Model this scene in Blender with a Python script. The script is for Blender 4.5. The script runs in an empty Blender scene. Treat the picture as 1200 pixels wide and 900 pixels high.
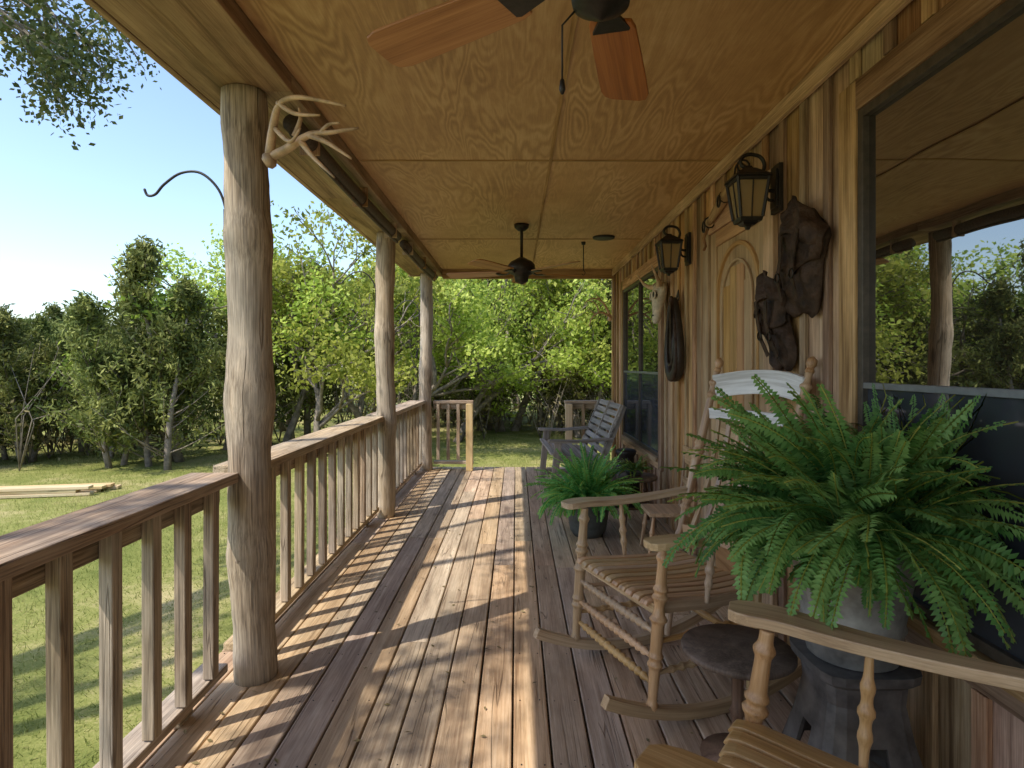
import bpy, math, random
import numpy as np
from mathutils import Vector, Matrix
random.seed(7); rng=np.random.default_rng(11)
S=bpy.context.scene
col=S.collection
V=Vector
ru=random.uniform

# ------------------------------------------------------------ mesh builder
class MB:
    def __init__(s): s.v=[];s.f=[];s.g=[];s.r=[];s.mi=[];s.sm=[]
    def add(s,vs,fs,gs,r,mat=0,smooth=False):
        b=len(s.v)
        s.v+= [tuple(x) for x in vs]; s.g+=[tuple(x) for x in gs]; s.r+=[r]*len(vs)
        for q in fs: s.f.append(tuple(b+i for i in q)); s.mi.append(mat); s.sm.append(smooth)
    def box(s,c,size,R=None,mat=0,r=None,ax=None):
        c=V(c); h=[x/2 for x in size]
        if ax is None: ax=max(range(3),key=lambda i:size[i])
        oth=[i for i in range(3) if i!=ax]
        off=(ru(0,50),ru(0,50),ru(0,50)); r=random.random() if r is None else r
        vs=[];gs=[]
        for sx in(-1,1):
            for sy in(-1,1):
                for sz in(-1,1):
                    l=V((sx*h[0],sy*h[1],sz*h[2]))
                    gs.append((l[ax]+off[0],l[oth[0]]+off[1],l[oth[1]]+off[2]))
                    vs.append(c+(R@l if R else l))
        s.add(vs,[(0,1,3,2),(4,6,7,5),(0,4,5,1),(2,3,7,6),(0,2,6,4),(1,5,7,3)],gs,r,mat)
    def b2(s,lo,hi,mat=0,r=None,ax=None):
        s.box([(a+b)/2 for a,b in zip(lo,hi)],[abs(b-a) for a,b in zip(lo,hi)],None,mat,r,ax)
    def bar(s,p0,p1,w,h,up=(0,0,1),mat=0,r=None):
        s.sweep([p0,p1],w,h,up,mat,r)
    def sweep(s,pts,w,h,up=(0,0,1),mat=0,r=None,ws=None,smooth=False):
        pts=[V(p) for p in pts]; n=len(pts); vs=[];gs=[];fs=[]
        off=(ru(0,50),ru(0,50),ru(0,50)); r=random.random() if r is None else r
        L=0
        for i,p in enumerate(pts):
            t=(pts[min(i+1,n-1)]-pts[max(i-1,0)]).normalized()
            u=V(up); side=t.cross(u)
            if side.length<1e-4: side=t.cross(V((1,0,0)))
            side.normalize(); nn=side.cross(t).normalized()
            if i: L+=(p-pts[i-1]).length
            ww=(ws[i] if ws else w)/2
            for a,b in((-1,-1),(1,-1),(1,1),(-1,1)):
                vs.append(p+side*a*ww+nn*b*h/2); gs.append((L+off[0],a*ww+off[1],b*h/2+off[2]))
        for i in range(n-1):
            for k in range(4):
                fs.append((i*4+k,i*4+(k+1)%4,i*4+4+(k+1)%4,i*4+4+k))
        fs.append((3,2,1,0)); fs.append(tuple((n-1)*4+k for k in range(4)))
        s.add(vs,fs,gs,r,mat,smooth)
    def tube(s,pts,rad,seg=8,mat=0,r=None,bump=0,smooth=True):
        pts=[V(p) for p in pts]; n=len(pts)
        if not hasattr(rad,'__len__'): rad=[rad]*n
        off=(ru(0,50),ru(0,50),ru(0,50)); r=random.random() if r is None else r
        t0=(pts[1]-pts[0]).normalized()
        a=V((0,0,1)) if abs(t0.z)<.9 else V((1,0,0))
        u=t0.cross(a).normalized(); vs=[];gs=[];fs=[];L=0
        for i,p in enumerate(pts):
            t=(pts[min(i+1,n-1)]-pts[max(i-1,0)]).normalized()
            u=(u-t*u.dot(t)).normalized(); w=t.cross(u)
            if i: L+=(p-pts[i-1]).length
            for k in range(seg):
                an=2*math.pi*k/seg; rr=rad[i]*(1+bump*(math.sin(an*2+i*.7+off[0])*.5+ru(-.5,.5)))
                vs.append(p+(u*math.cos(an)+w*math.sin(an))*rr)
                gs.append((L+off[0],math.cos(an)*rad[i]+off[1],math.sin(an)*rad[i]+off[2]))
        for i in range(n-1):
            for k in range(seg):
                fs.append((i*seg+k,i*seg+(k+1)%seg,(i+1)*seg+(k+1)%seg,(i+1)*seg+k))
        fs.append(tuple(reversed(range(seg)))); fs.append(tuple((n-1)*seg+k for k in range(seg)))
        s.add(vs,fs,gs,r,mat,smooth)
    def lathe(s,c,prof,seg=24,mat=0,axis=(0,0,1)):
        c=V(c); A=V(axis)
        s.tube([c+A*z for z,_ in prof],[max(q,.0005) for _,q in prof],seg,mat)
    def arr(s,vs,fs,rnd,mat=0,smooth=False):
        b=len(s.v); s.v+=vs.tolist(); s.g+=vs.tolist(); s.r+=rnd.tolist()
        s.f+=[tuple(q) for q in (fs+b).tolist()]; s.mi+=[mat]*len(fs); s.sm+=[smooth]*len(fs)
    def mesh(s,name,mats):
        m=bpy.data.meshes.new(name); m.from_pydata(s.v,[],s.f)
        a=m.attributes.new('gco','FLOAT_VECTOR','POINT'); a.data.foreach_set('vector',np.array(s.g,dtype=np.float32).ravel())
        a=m.attributes.new('rnd','FLOAT','POINT'); a.data.foreach_set('value',np.array(s.r,dtype=np.float32))
        for t in mats: m.materials.append(t)
        m.polygons.foreach_set('material_index',s.mi); m.polygons.foreach_set('use_smooth',s.sm)
        m.update(); return m
    def obj(s,name,mats,parent=None,bevel=0,M=None):
        if not isinstance(mats,(list,tuple)): mats=[mats]
        o=bpy.data.objects.new(name,s.mesh(name,mats)); col.objects.link(o)
        if parent: o.parent=parent
        if M is not None: o.matrix_world=M
        if bevel:
            b=o.modifiers.new('bev','BEVEL'); b.width=bevel; b.segments=2; b.limit_method='ANGLE'; b.angle_limit=math.radians(40)
        return o
def empty(name,loc=(0,0,0),rz=0,sc=1):
    o=bpy.data.objects.new(name,None); o.location=loc; o.rotation_euler=(0,0,rz); o.scale=(sc,)*3; o.empty_display_size=.1
    col.objects.link(o); return o

# ------------------------------------------------------------ materials
class NT:
    def __init__(s,name):
        s.m=bpy.data.materials.new(name); s.m.use_nodes=True; s.n=s.m.node_tree.nodes; s.l=s.m.node_tree.links
        s.b=s.n['Principled BSDF']; s.out=s.n['Material Output']
    def node(s,t,ins={},**kw):
        x=s.n.new(t)
        for k,v in kw.items(): setattr(x,k,v)
        for k,v in ins.items(): s.set(x.inputs[k],v)
        return x
    def set(s,i,v):
        if isinstance(v,bpy.types.NodeSocket): s.l.new(v,i)
        elif isinstance(v,bpy.types.Node): s.l.new(v.outputs[0],i)
        else: i.default_value=v
    def math(s,op,a,b=0,c=0):
        x=s.node('ShaderNodeMath',operation=op); s.set(x.inputs[0],a); s.set(x.inputs[1],b); s.set(x.inputs[2],c); return x.outputs[0]
    def attr(s,n): return s.node('ShaderNodeAttribute',attribute_name=n)
    def noise(s,vec,scale=1,detail=5,rough=.55,dist=0,mp=None):
        if mp: 
            k=s.node('ShaderNodeMapping'); s.set(k.inputs['Vector'],vec); k.inputs['Scale'].default_value=mp; vec=k.outputs[0]
        x=s.node('ShaderNodeTexNoise'); s.set(x.inputs['Vector'],vec)
        x.inputs['Scale'].default_value=scale; x.inputs['Detail'].default_value=detail; x.inputs['Roughness'].default_value=rough; x.inputs['Distortion'].default_value=dist
        return x.outputs[0]
    def ramp(s,f,stops):
        x=s.node('ShaderNodeValToRGB'); s.set(x.inputs[0],f); e=x.color_ramp.elements
        while len(e)<len(stops): e.new(.5)
        for i,(p,c) in enumerate(stops):
            e[i].position=p; e[i].color=(c,c,c,1) if isinstance(c,(int,float)) else (*c,1)
        return x.outputs[0]
    def mix(s,f,a,b,blend='MIX'):
        x=s.node('ShaderNodeMix',data_type='RGBA',blend_type=blend); s.set(x.inputs[0],f)
        for i,v in((6,a),(7,b)):
            if isinstance(v,tuple): v=(*v[:3],1)
            s.set(x.inputs[i],v)
        return x.outputs[2]
    def bump(s,h,st=.3,d=.01):
        x=s.node('ShaderNodeBump'); s.set(x.inputs['Height'],h); x.inputs['Strength'].default_value=st; x.inputs['Distance'].default_value=d
        s.l.new(x.outputs[0],s.b.inputs['Normal']); return x
    def base(s,c): s.set(s.b.inputs['Base Color'],c if not isinstance(c,tuple) else (*c[:3],1))
    def rough(s,v): s.set(s.b.inputs['Roughness'],v)

def wood(name,dark,mid,light,rough=.75,var=.5,bump=.5,knots=True,across=14,grey=None,spec=.3,cracks=0,hv=.02,stain=0,crs=.35,fine=.35):
    t=NT(name); g=t.attr('gco').outputs['Vector']; r=t.attr('rnd').outputs['Fac']
    n1=t.noise(g,1,5,.6,.6,(.9,across,across)); n2=t.noise(g,1,3,.7,0,(3.0,across*9,across*9))
    f=t.math('ADD',t.math('MULTIPLY',n1,1-fine),t.math('MULTIPLY',n2,fine))
    c=t.ramp(f,[(.36,dark),(.5,mid),(.64,light)])
    if grey:
        gn=t.noise(g,1,4,.65,0,(1.2,4,4)); c=t.mix(t.ramp(gn,[(.38,0),(.62,.85)]),c,grey)
        c=t.mix(1.0,c,t.ramp(n2,[(.3,.6),(.6,1.1)]),'MULTIPLY')
    if knots:
        k=t.node('ShaderNodeMapping'); t.set(k.inputs['Vector'],g); k.inputs['Scale'].default_value=(1.6,6,6)
        vo=t.node('ShaderNodeTexVoronoi'); t.set(vo.inputs['Vector'],k.outputs[0]); vo.inputs['Scale'].default_value=1
        kf=t.ramp(vo.outputs['Distance'],[(.05,1),(.14,0)])
        c=t.mix(t.math('MULTIPLY',kf,.65),c,tuple(x*.5 for x in dark))
    if cracks:
        cn=t.noise(g,1,2,.5,.1,(crs,cracks,cracks)); cf=t.ramp(t.math('ABSOLUTE',t.math('SUBTRACT',cn,.5)),[(.002,1),(.011,0)])
        cm=t.ramp(t.noise(g,1,1,.5,0,(1.5,9,9)),[(.45,0),(.55,1)]); cf=t.math('MULTIPLY',cf,cm)
        c=t.mix(t.math('MULTIPLY',cf,.6),c,tuple(x*.3 for x in dark)); f=t.math('SUBTRACT',f,t.math('MULTIPLY',cf,.5))
    if stain:
        sn=t.noise(g,1,5,.7,0,(1.6,5,5)); c=t.mix(1.0,c,t.ramp(sn,[(.3,1-stain),(.62,1.08)]),'MULTIPLY')
    h=t.node('ShaderNodeHueSaturation'); t.set(h.inputs['Color'],c)
    t.set(h.inputs['Value'],t.math('MULTIPLY_ADD',r,var,1-var/2))
    rh=t.math('FRACT',t.math('MULTIPLY',r,7.31)); t.set(h.inputs['Hue'],t.math('MULTIPLY_ADD',rh,hv,.5-hv/2))
    t.set(h.inputs['Saturation'],t.math('MULTIPLY_ADD',t.math('FRACT',t.math('MULTIPLY',r,13.7)),.4,.78))
    t.base(h.outputs[0]); t.rough(t.math('MULTIPLY_ADD',n2,.25,rough-.12)); t.b.inputs['Specular IOR Level'].default_value=spec
    t.bump(f,bump,.006); return t.m

M_deck=wood('deck_wood',(.31,.205,.13),(.52,.38,.255),(.67,.52,.37),.64,.42,.8,stain=.36,cracks=14,crs=.5,fine=.45)
M_wall=wood('cedar_siding',(.19,.10,.045),(.44,.27,.14),(.64,.44,.26),.7,.75,.9,hv=.03,across=17,stain=.4,fine=.42)
M_rail=wood('rail_wood',(.20,.13,.08),(.42,.31,.205),(.56,.44,.31),.75,.35,.8,grey=(.47,.39,.30),stain=.3,cracks=16,crs=.6,fine=.45)
M_log=wood('cedar_log',(.16,.11,.07),(.40,.30,.205),(.58,.47,.35),.8,.1,1.0,across=17,grey=(.49,.42,.34),cracks=9,crs=.5,stain=.32,fine=.45)
M_new=wood('newel_wood',(.52,.37,.19),(.67,.51,.3),(.76,.6,.38),.7,.2,.4)
M_beam=wood('beam_wood',(.18,.10,.05),(.38,.24,.135),(.52,.36,.215),.7,.35,.8,stain=.4,fine=.42)
M_honey=wood('oak_furniture',(.30,.17,.075),(.50,.32,.16),(.64,.44,.25),.36,.25,.3,knots=False,across=30,spec=.5,stain=.22)
M_fan=wood('fan_blade_wood',(.28,.12,.045),(.43,.20,.08),(.54,.28,.12),.4,.2,.1,knots=False,across=30)
M_grey=wood('weathered_bench_wood',(.14,.12,.105),(.28,.25,.22),(.42,.385,.35),.8,.4,.5)
M_dkw=wood('dark_wood',(.07,.042,.027),(.15,.095,.06),(.23,.15,.1),.6,.4,.4)
M_door=wood('door_wood',(.28,.15,.065),(.46,.28,.135),(.58,.38,.2),.5,.2,.3,knots=False,across=16,stain=.25)
M_white=wood('worn_white_wood',(.45,.44,.42),(.70,.70,.70),(.8,.8,.8),.4,.1,.2,knots=False,stain=.2)

def plain(name,c,rough=.6,metal=0,ns=30,amt=.4,bump=.2,spec=.5,bd=.004):
    t=NT(name); tc=t.node('ShaderNodeTexCoord').outputs['Object']
    n=t.noise(tc,ns,4,.6); f=t.ramp(n,[(.3,1-amt),(.7,1+amt*.5)])
    t.base(t.mix(1.0,c,f,'MULTIPLY')); t.rough(rough); t.b.inputs['Metallic'].default_value=metal
    t.b.inputs['Specular IOR Level'].default_value=spec
    if bump: t.bump(n,bump,bd)
    return t.m
M_iron=plain('dark_bronze_metal',(.035,.03,.026),.45,.5,40)
M_black=plain('black_iron',(.03,.03,.03),.5,.2)
M_leather=plain('old_leather',(.058,.034,.022),.6,0,14,.75,1.0,.2,.02)
M_leather2=plain('collar_leather',(.035,.025,.018),.5,0,22,.5,.5)
M_bone=plain('bone',(.6,.52,.4),.6,0,18,.4,.3)
M_antler=plain('antler_bone',(.62,.43,.27),.5,0,14,.55,.4)
M_galv=plain('galvanized_metal',(.38,.37,.35),.5,.3,9,.6,.2)
M_cast=plain('cast_metal_stand',(.14,.125,.115),.55,.2,12,.6,.4)
M_pot=plain('dark_pot',(.08,.09,.085),.5,0)
M_shade=plain('rolled_shade_fabric',(.09,.065,.045),.7,0,60,.5)
M_soil=plain('soil',(.04,.03,.02),.9,0)
M_frame=plain('window_frame_metal',(.085,.068,.052),.45,.2)
M_alum=plain('alum_trim',(.27,.28,.29),.4,.5,20,.2,.05)

# plywood ceiling
t=NT('plywood'); g=t.attr('gco').outputs['Vector']; r=t.attr('rnd').outputs['Fac']
n=t.noise(g,1,2.5,.5,.5,(.8,4.2,4.2)); rings=t.math('SINE',t.math('MULTIPLY',n,95))
msk=t.ramp(t.noise(g,1,2,.5,0,(.8,2.5,2.5)),[(.38,.1),(.62,1)])
fine=t.noise(g,1,4,.75,0,(8,130,130)); blot=t.noise(g,1.6,5,.7)
f=t.math('ADD',t.math('MULTIPLY_ADD',t.math('MULTIPLY',rings,msk),.09,.27),t.math('ADD',t.math('MULTIPLY',fine,.36),t.math('MULTIPLY',blot,.42)))
c=t.ramp(f,[(.44,(.31,.16,.06)),(.66,(.53,.31,.135)),(.86,(.71,.48,.25))])
k=t.node('ShaderNodeMapping'); t.set(k.inputs['Vector'],g); k.inputs['Scale'].default_value=(1.3,2.6,2.6)
vo=t.node('ShaderNodeTexVoronoi'); t.set(vo.inputs['Vector'],k.outputs[0]); vo.inputs['Scale'].default_value=1
c=t.mix(t.ramp(vo.outputs['Distance'],[(.026,.75),(.04,0)]),c,(.74,.57,.35))
h=t.node('ShaderNodeHueSaturation'); t.set(h.inputs['Color'],c); t.set(h.inputs['Value'],t.math('MULTIPLY_ADD',r,.2,.90)); t.base(h.outputs[0])
t.rough(.48); t.bump(fine,.3,.002); M_ply=t.m

def leafmat(name,c1,c2,c3,tr=.35,rough=.5,oiv=.5):
    t=NT(name); r=t.attr('rnd').outputs['Fac']; oi=t.node('ShaderNodeObjectInfo').outputs['Random']
    c=t.ramp(r,[(.05,c1),(.5,c2),(.95,c3)])
    h=t.node('ShaderNodeHueSaturation'); t.set(h.inputs['Color'],c); t.set(h.inputs['Value'],t.math('MULTIPLY_ADD',oi,oiv,1-oiv/2)); t.set(h.inputs['Hue'],t.math('MULTIPLY_ADD',oi,.035,.48))
    t.base(h.outputs[0]); t.rough(rough); t.b.inputs['Specular IOR Level'].default_value=.25
    tl=t.node('ShaderNodeBsdfTranslucent'); t.set(tl.inputs[0],h.outputs[0])
    mx=t.node('ShaderNodeMixShader'); mx.inputs[0].default_value=tr; t.l.new(t.b.outputs[0],mx.inputs[1]); t.l.new(tl.outputs[0],mx.inputs[2]); t.l.new(mx.outputs[0],t.out.inputs[0])
    return t.m
M_oakl=leafmat('oak_leaves',(.17,.24,.035),(.40,.49,.08),(.62,.68,.17),.5)
M_jun=leafmat('juniper_foliage',(.06,.085,.02),(.17,.20,.05),(.34,.36,.11),.25,.7,.6)
M_live=leafmat('live_oak_leaves',(.06,.085,.025),(.11,.145,.04),(.17,.20,.07),.3)
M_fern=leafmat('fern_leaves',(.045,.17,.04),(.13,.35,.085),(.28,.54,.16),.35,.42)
M_grassb=leafmat('grass_blades',(.15,.19,.04),(.27,.30,.085),(.48,.43,.20),.35,.7)
M_scrub=leafmat('scrub_leaves',(.12,.10,.05),(.24,.20,.095),(.40,.34,.18),.3,.8)
M_bark=plain('bark',(.28,.235,.19),.9,0,8,.6,.5)

t=NT('lawn'); tc=t.node('ShaderNodeTexCoord').outputs['Object']
a=t.noise(tc,.7,7,.75); b=t.noise(tc,60,5,.8); 
c=t.ramp(t.math('ADD',t.math('MULTIPLY',a,.65),t.math('MULTIPLY',b,.35)),[(.36,(.10,.135,.03)),(.5,(.25,.265,.08)),(.62,(.49,.41,.22))])
t.base(c); t.rough(.95); t.b.inputs['Specular IOR Level'].default_value=.1; t.bump(b,.5,.015); M_ground=t.m

def glassmat(name,basec,ior,tint=(1,1,1),rough=.01):
    t=NT(name); t.base(basec); t.rough(.8); t.b.inputs['Specular IOR Level'].default_value=0
    tc=t.node('ShaderNodeTexCoord').outputs['Object']
    gl=t.node('ShaderNodeBsdfGlossy'); gl.inputs['Color'].default_value=(*tint,1); gl.inputs['Roughness'].default_value=rough
    bp=t.node('ShaderNodeBump'); t.set(bp.inputs['Height'],t.noise(tc,1.5,1,.4)); bp.inputs['Strength'].default_value=.06; bp.inputs['Distance'].default_value=.05; t.l.new(bp.outputs[0],gl.inputs['Normal'])
    fr=t.node('ShaderNodeFresnel'); fr.inputs['IOR'].default_value=ior
    mx=t.node('ShaderNodeMixShader'); t.l.new(fr.outputs[0],mx.inputs[0]); t.l.new(t.b.outputs[0],mx.inputs[1]); t.l.new(gl.outputs[0],mx.inputs[2]); t.l.new(mx.outputs[0],t.out.inputs[0])
    return t.m
M_glass=glassmat('window_glass',(.02,.016,.012),3.8)
M_screen=glassmat('window_screen',(.05,.054,.066),2.1,(.6,.7,.85),.04)
t=NT('lantern_glass'); t.base((.5,.36,.17)); t.rough(.25); t.b.inputs['Transmission Weight'].default_value=.5
tc=t.node('ShaderNodeTexCoord').outputs['Object']; t.bump(t.noise(tc,40,2),.3,.003); M_lg=t.m

# ------------------------------------------------------------ dimensions
XW=1.36; XP=-1.22; ZC=2.74; YF=8.35; YB=-3.0; GZ=-.45

# ------------------------------------------------------------ ground
gm=MB(); gm.add([(-300,-300,GZ),(300,-300,GZ),(300,400,GZ),(-300,400,GZ)],[(0,1,2,3)],[(0,0,0)]*4,.5)
gm.obj('ground',M_ground)
N=170000
gx=np.concatenate([-1.5-10*rng.random(N*3//4)**1.5, rng.uniform(-2,5,N//4)]); gy=np.concatenate([rng.uniform(-.5,13,N*3//4), rng.uniform(9.2,16,N//4)])
n=len(gx); ang=rng.uniform(0,2*np.pi,n); patch=np.sin(gx*1.7+np.sin(gy*1.3))*np.cos(gy*1.1+gx*.5)
hh=rng.uniform(.012,.055,n)*(1+.4*patch); w=.0022+.002*rng.random(n)
P=np.stack([gx,gy,np.full(n,GZ-.003)],1); d=np.stack([np.cos(ang),np.sin(ang),0*ang],1)
lean=np.stack([rng.normal(0,.022,n),rng.normal(0,.022,n),hh],1)
vs=np.stack([P-d*w[:,None],P+d*w[:,None],P+lean],1).reshape(-1,3); fs=np.arange(n*3).reshape(-1,3)
gb=MB(); gb.arr(vs,fs,np.repeat(np.clip(.48+.28*patch+rng.normal(0,.22,n),0,1),3)); gb.obj('grass',M_grassb)

# ------------------------------------------------------------ deck
dk=MB(); x=-1.47; pitch=.1455
while x<XW-.02:
    x1=min(x+pitch,XW-.002); ys=[YB]; y=YB+ru(1.5,4)
    while y<YF-.8: ys.append(y); y+=random.choice([3.66,4.27,4.88])
    ys.append(YF)
    for a_,b_ in zip(ys,ys[1:]):
        zo=ru(-.002,.002); j=ru(-.001,.001)
        dk.b2((x+.004+j,a_+.0015,-.036+zo),(x1-.004+j,b_-.0015,zo),0)
    x=x1
deck=empty('wooden_porch_deck')
dk.obj('deck_boards',M_deck,deck,.005)
nm=MB()
for y in np.arange(-2.8,8.3,.41):
    for x in np.arange(-1.40,1.36,.1455):
        xx=-1.47+pitch*round((x+1.47)/pitch)
        for o in(.03,.115): nm.lathe((xx+o+ru(-.004,.004),y+ru(-.008,.008),.0),[(-.002,.003),(.0012,.003)],6)
nm.obj('nail_heads',M_iron,deck)
sk=MB(); sk.b2((-1.46,YB,-.30),(-1.42,YF-.01,-.038)); sk.b2((-1.41,YF-.05,-.30),(XW,YF-.012,-.038))
for y in np.arange(YB,YF,.4): sk.b2((-1.41,y,-.28),(1.30,y+.04,-.04))
for y in(-2.8,-.2,2.7,5.6,8.1): sk.b2((-1.38,y,GZ-.1),(-1.26,y+.12,-.3))
sk.obj('joists',M_rail,deck,.003)
st=MB()
for i in range(2):
    z=-.15*(i+1); y=YF+.02+i*.29
    st.b2((-.62,y,z-.036),(.68,y+.14,z)); st.b2((-.62,y+.146,z-.036),(.68,y+.286,z))
for xx in(-.6,.62):
    st.b2((xx,YF+.01,GZ-.02),(xx+.045,YF+.29,-.19)); st.b2((xx,YF+.295,GZ-.02),(xx+.045,YF+.58,-.34))
st.obj('steps',M_deck,deck,.003)
lf=rng.uniform(0,1,(240,2)); vv=[]
for a_,b_ in lf:
    x=-1.4+2.6*a_**1.3; y=.9+7.2*b_; an_=ru(0,6.28); s_=ru(.008,.018); zt=.004+ru(0,.006)
    c_=V((x,y,zt)); A=V((math.cos(an_),math.sin(an_),ru(-.1,.2)))*s_; B=V((-math.sin(an_),math.cos(an_),0))*s_*.45
    vv+=[tuple(c_-A),tuple(c_+B+V((0,0,.003))),tuple(c_+A),tuple(c_-B)]
fl=MB(); fl.arr(np.array(vv),np.arange(len(vv)).reshape(-1,4),np.repeat(rng.random(240),4)); fl.obj('fallen_leaves',M_scrub)

# ------------------------------------------------------------ cabin
cab=empty('wooden_cabin')
open_=[(0.5,2.35,.59,2.42),(3.22,4.14,0.02,2.32),(5.62,7.5,.55,2.36)]
edges=[];y=YB
while y<YF: edges.append(y); y+=.215
edges.append(YF)
alle=sorted(set(edges+[o[0] for o in open_]+[o[1] for o in open_]))
wl=MB()
for a_,b_ in zip(alle,alle[1:]):
    if b_-a_<.004: continue
    m_=(a_+b_)/2; zs=[(-.3,ZC-.002)]
    for o in open_:
        if o[0]<m_<o[1]: zs=[(-.3,o[2]),(o[3],ZC-.002)]
    for z0,z1 in zs: wl.b2((XW,a_+.001,z0),(XW+.025,b_-.001,z1),ax=2)
wl.obj('wall_boards',M_wall,cab,.002)
bt=MB()
for e in edges[1:-1]:
    zs=[(-.02,ZC-.003)]
    for o in open_:
        if o[0]-.13<e<o[1]+.13: zs=[(-.02,o[2]-.12),(o[3]+.13,ZC-.003)]
    for z0,z1 in zs:
        if z1-z0>.03: 
            w_=ru(.024,.03); j=ru(-.006,.006); bt.b2((XW-.02,e-w_+j,z0),(XW-.0005,e+w_+j,z1),ax=2)
bt.b2((XW-.03,YF-.10,-.02),(XW-.0005,YF-.002,ZC-.003))
bt.b2((XW-.045,YB,ZC-.09),(XW-.0215,YF-.11,ZC-.004))
bt.obj('wall_battens',M_wall,cab,.003)
sh=MB(); sh.b2((XW+.03,YB,-.4),(XW+5,YF-.001,2.9)); 
sh.obj('house_body',M_wall,cab)
def window(o,mull,nm_):
    y0,y1,z0,z1=o; tr=MB()
    tr.b2((XW-.028,y1+.001,z0-.11),(XW-.0007,y1+.12,z1+.12)); tr.b2((XW-.028,y0-.12,z0-.11),(XW-.0007,y0-.001,z1+.12))
    tr.b2((XW-.027,y0,z1+.001),(XW-.0007,y1,z1+.12)); tr.b2((XW-.05,y0,z0-.045),(XW-.0007,y1,z0-.001)); tr.b2((XW-.027,y0,z0-.11),(XW-.0007,y1,z0-.047))
    tr.obj(nm_+'_trim',M_wall,cab,.003)
    fr=MB(); X0,X1=XW-.018,XW+.022; q=.035
    fr.b2((X0,y0,z0),(X1,y0+q,z1)); fr.b2((X0,y1-q,z0),(X1,y1,z1)); fr.b2((X0+.001,y0+q,z0),(X1,y1-q,z0+q)); fr.b2((X0+.001,y0+q,z1-q),(X1,y1-q,z1))
    zm=1.34; fr.b2((X0+.002,y0+q,zm-.010),(X1,y1-q,zm+.013),mat=1)
    for m_ in mull: fr.b2((X0+.003,m_-.014,z0+q),(X1,m_+.014,zm-.010)); fr.b2((X0+.003,m_-.014,zm+.013),(X1,m_+.014,z1-q))
    fr.obj(nm_+'_frame',[M_frame,M_alum],cab,.002)
    gl=MB(); gl.b2((XW+.008,y0+q,zm+.01),(XW+.014,y1-q,z1-q)); gl.obj(nm_+'_upper_glass',M_glass,cab)
    gl=MB(); gl.b2((XW+.002,y0+q,z0+q),(XW+.008,y1-q,zm-.01)); gl.obj(nm_+'_lower_screen',M_screen,cab)
window(open_[0],[1.32],'near_window'); window(open_[2],[6.56],'far_window')
y0,y1,z0,z1=open_[1]; dr=MB()
dr.b2((XW+.004,y0,z0),(XW+.03,y1,z1)); 
yc=(y0+y1)/2
for ya,yb,za,zb in((y0,y0+.10,z0,z1),(y1-.10,y1,z0,z1),(y0+.10,y1-.10,z0,.24),(y0+.10,y1-.10,.9,1.05),(y0+.10,y1-.10,2.22,z1)):
    dr.b2((XW-.012,ya+.0005,za+.0005),(XW+.0035,yb-.0005,zb-.0005))
dr.sweep([(XW-.004,yc+.34,1.06)]+[(XW-.004,yc+.34*math.cos(a),1.88+.29*math.sin(a)) for a in np.linspace(0,math.pi,17)]+[(XW-.004,yc-.34,1.06)],.028,.02,up=(1,0,0))
dr.sweep([(XW-.006,yc+.25,1.12)]+[(XW-.006,yc+.25*math.cos(a),1.84+.23*math.sin(a)) for a in np.linspace(0,math.pi,17)]+[(XW-.006,yc-.25,1.12)],.016,.014,up=(1,0,0))
for i in range(4): dr.b2((XW-.004,yc-.235+i*.118,1.12),(XW+.0035,yc-.121+i*.118,1.93 if i in(0,3) else 2.04))
dr.obj('door',M_door,cab,.003)
dt=MB()
dt.b2((XW-.03,y0-.12,0),(XW-.0008,y0-.001,z1+.13)); dt.b2((XW-.03,y1+.001,0),(XW-.0008,y1+.12,z1+.13)); dt.b2((XW-.029,y0,z1+.001),(XW-.0008,y1,z1+.13)); dt.b2((XW-.05,y0-.0005,.0),(XW,y1,.018))
dt.obj('door_trim',M_wall,cab,.003)
kn=MB(); kn.lathe((XW-.07,y0+.05,1.0),[(0,.018),(.02,.03),(.035,.028),(.045,.012),(.06,.012),(.061,.028),(.07,.028)],14,axis=(1,0,0)); kn.obj('door_knob',M_iron,cab)
cl=MB()
seams=[YB,-.93,1.46,3.85,6.24,YF-.13]
for a_,b_ in zip(seams,seams[1:]):
    for xa,xb in((-1.02,.22),(.22,XW+.02)):
        cl.b2((xa+.002,a_+.002,ZC),(xb-.002,b_-.002,ZC+.012),ax=1)
cl.obj('plywood_ceiling',M_ply,cab)
bs=MB()
for s_ in seams[1:-1]: bs.b2((-1.0,s_-.011,ZC-.005),(XW-.05,s_+.011,ZC-.0005),r=.8)
bs.b2((.210,YB,ZC-.009),(.231,YF-.14,ZC-.0055),r=.8)
bs.obj('ceiling_seam_strips',M_beam,cab)
bm=MB()
yy=[YB,2.72,5.6,YF]
for a_,b_ in zip(yy,yy[1:]): bm.b2((-1.30,a_+.001,2.665),(-1.022,b_-.001,2.90))
for a_,b_ in zip([YB,.9,4.5],[.9,4.5,YF]): bm.b2((-1.455,a_+.001,2.675),(-1.302,b_-.001,2.71)); bm.b2((-1.49,a_+.001,2.672),(-1.457,b_-.001,2.9),ax=1)
bm.b2((-1.02,YF-.125,2.62),(XW+.03,YF-.02,2.9)); bm.b2((-1.5,YF-.018,2.66),(XW+5,YF+.015,2.94))
bm.obj('porch_beams',M_beam,cab,.004)
rf=MB(); rf.sweep([(-1.56,(YB+YF)/2,2.93),(XW+2.5,(YB+YF)/2,4.2)],YF-YB+.2,.04); rf.sweep([(XW+6.5,(YB+YF)/2,2.93),(XW+2.5,(YB+YF)/2,4.2)],YF-YB+.2,.04)
rf.obj('roof',M_galv,cab)

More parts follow.
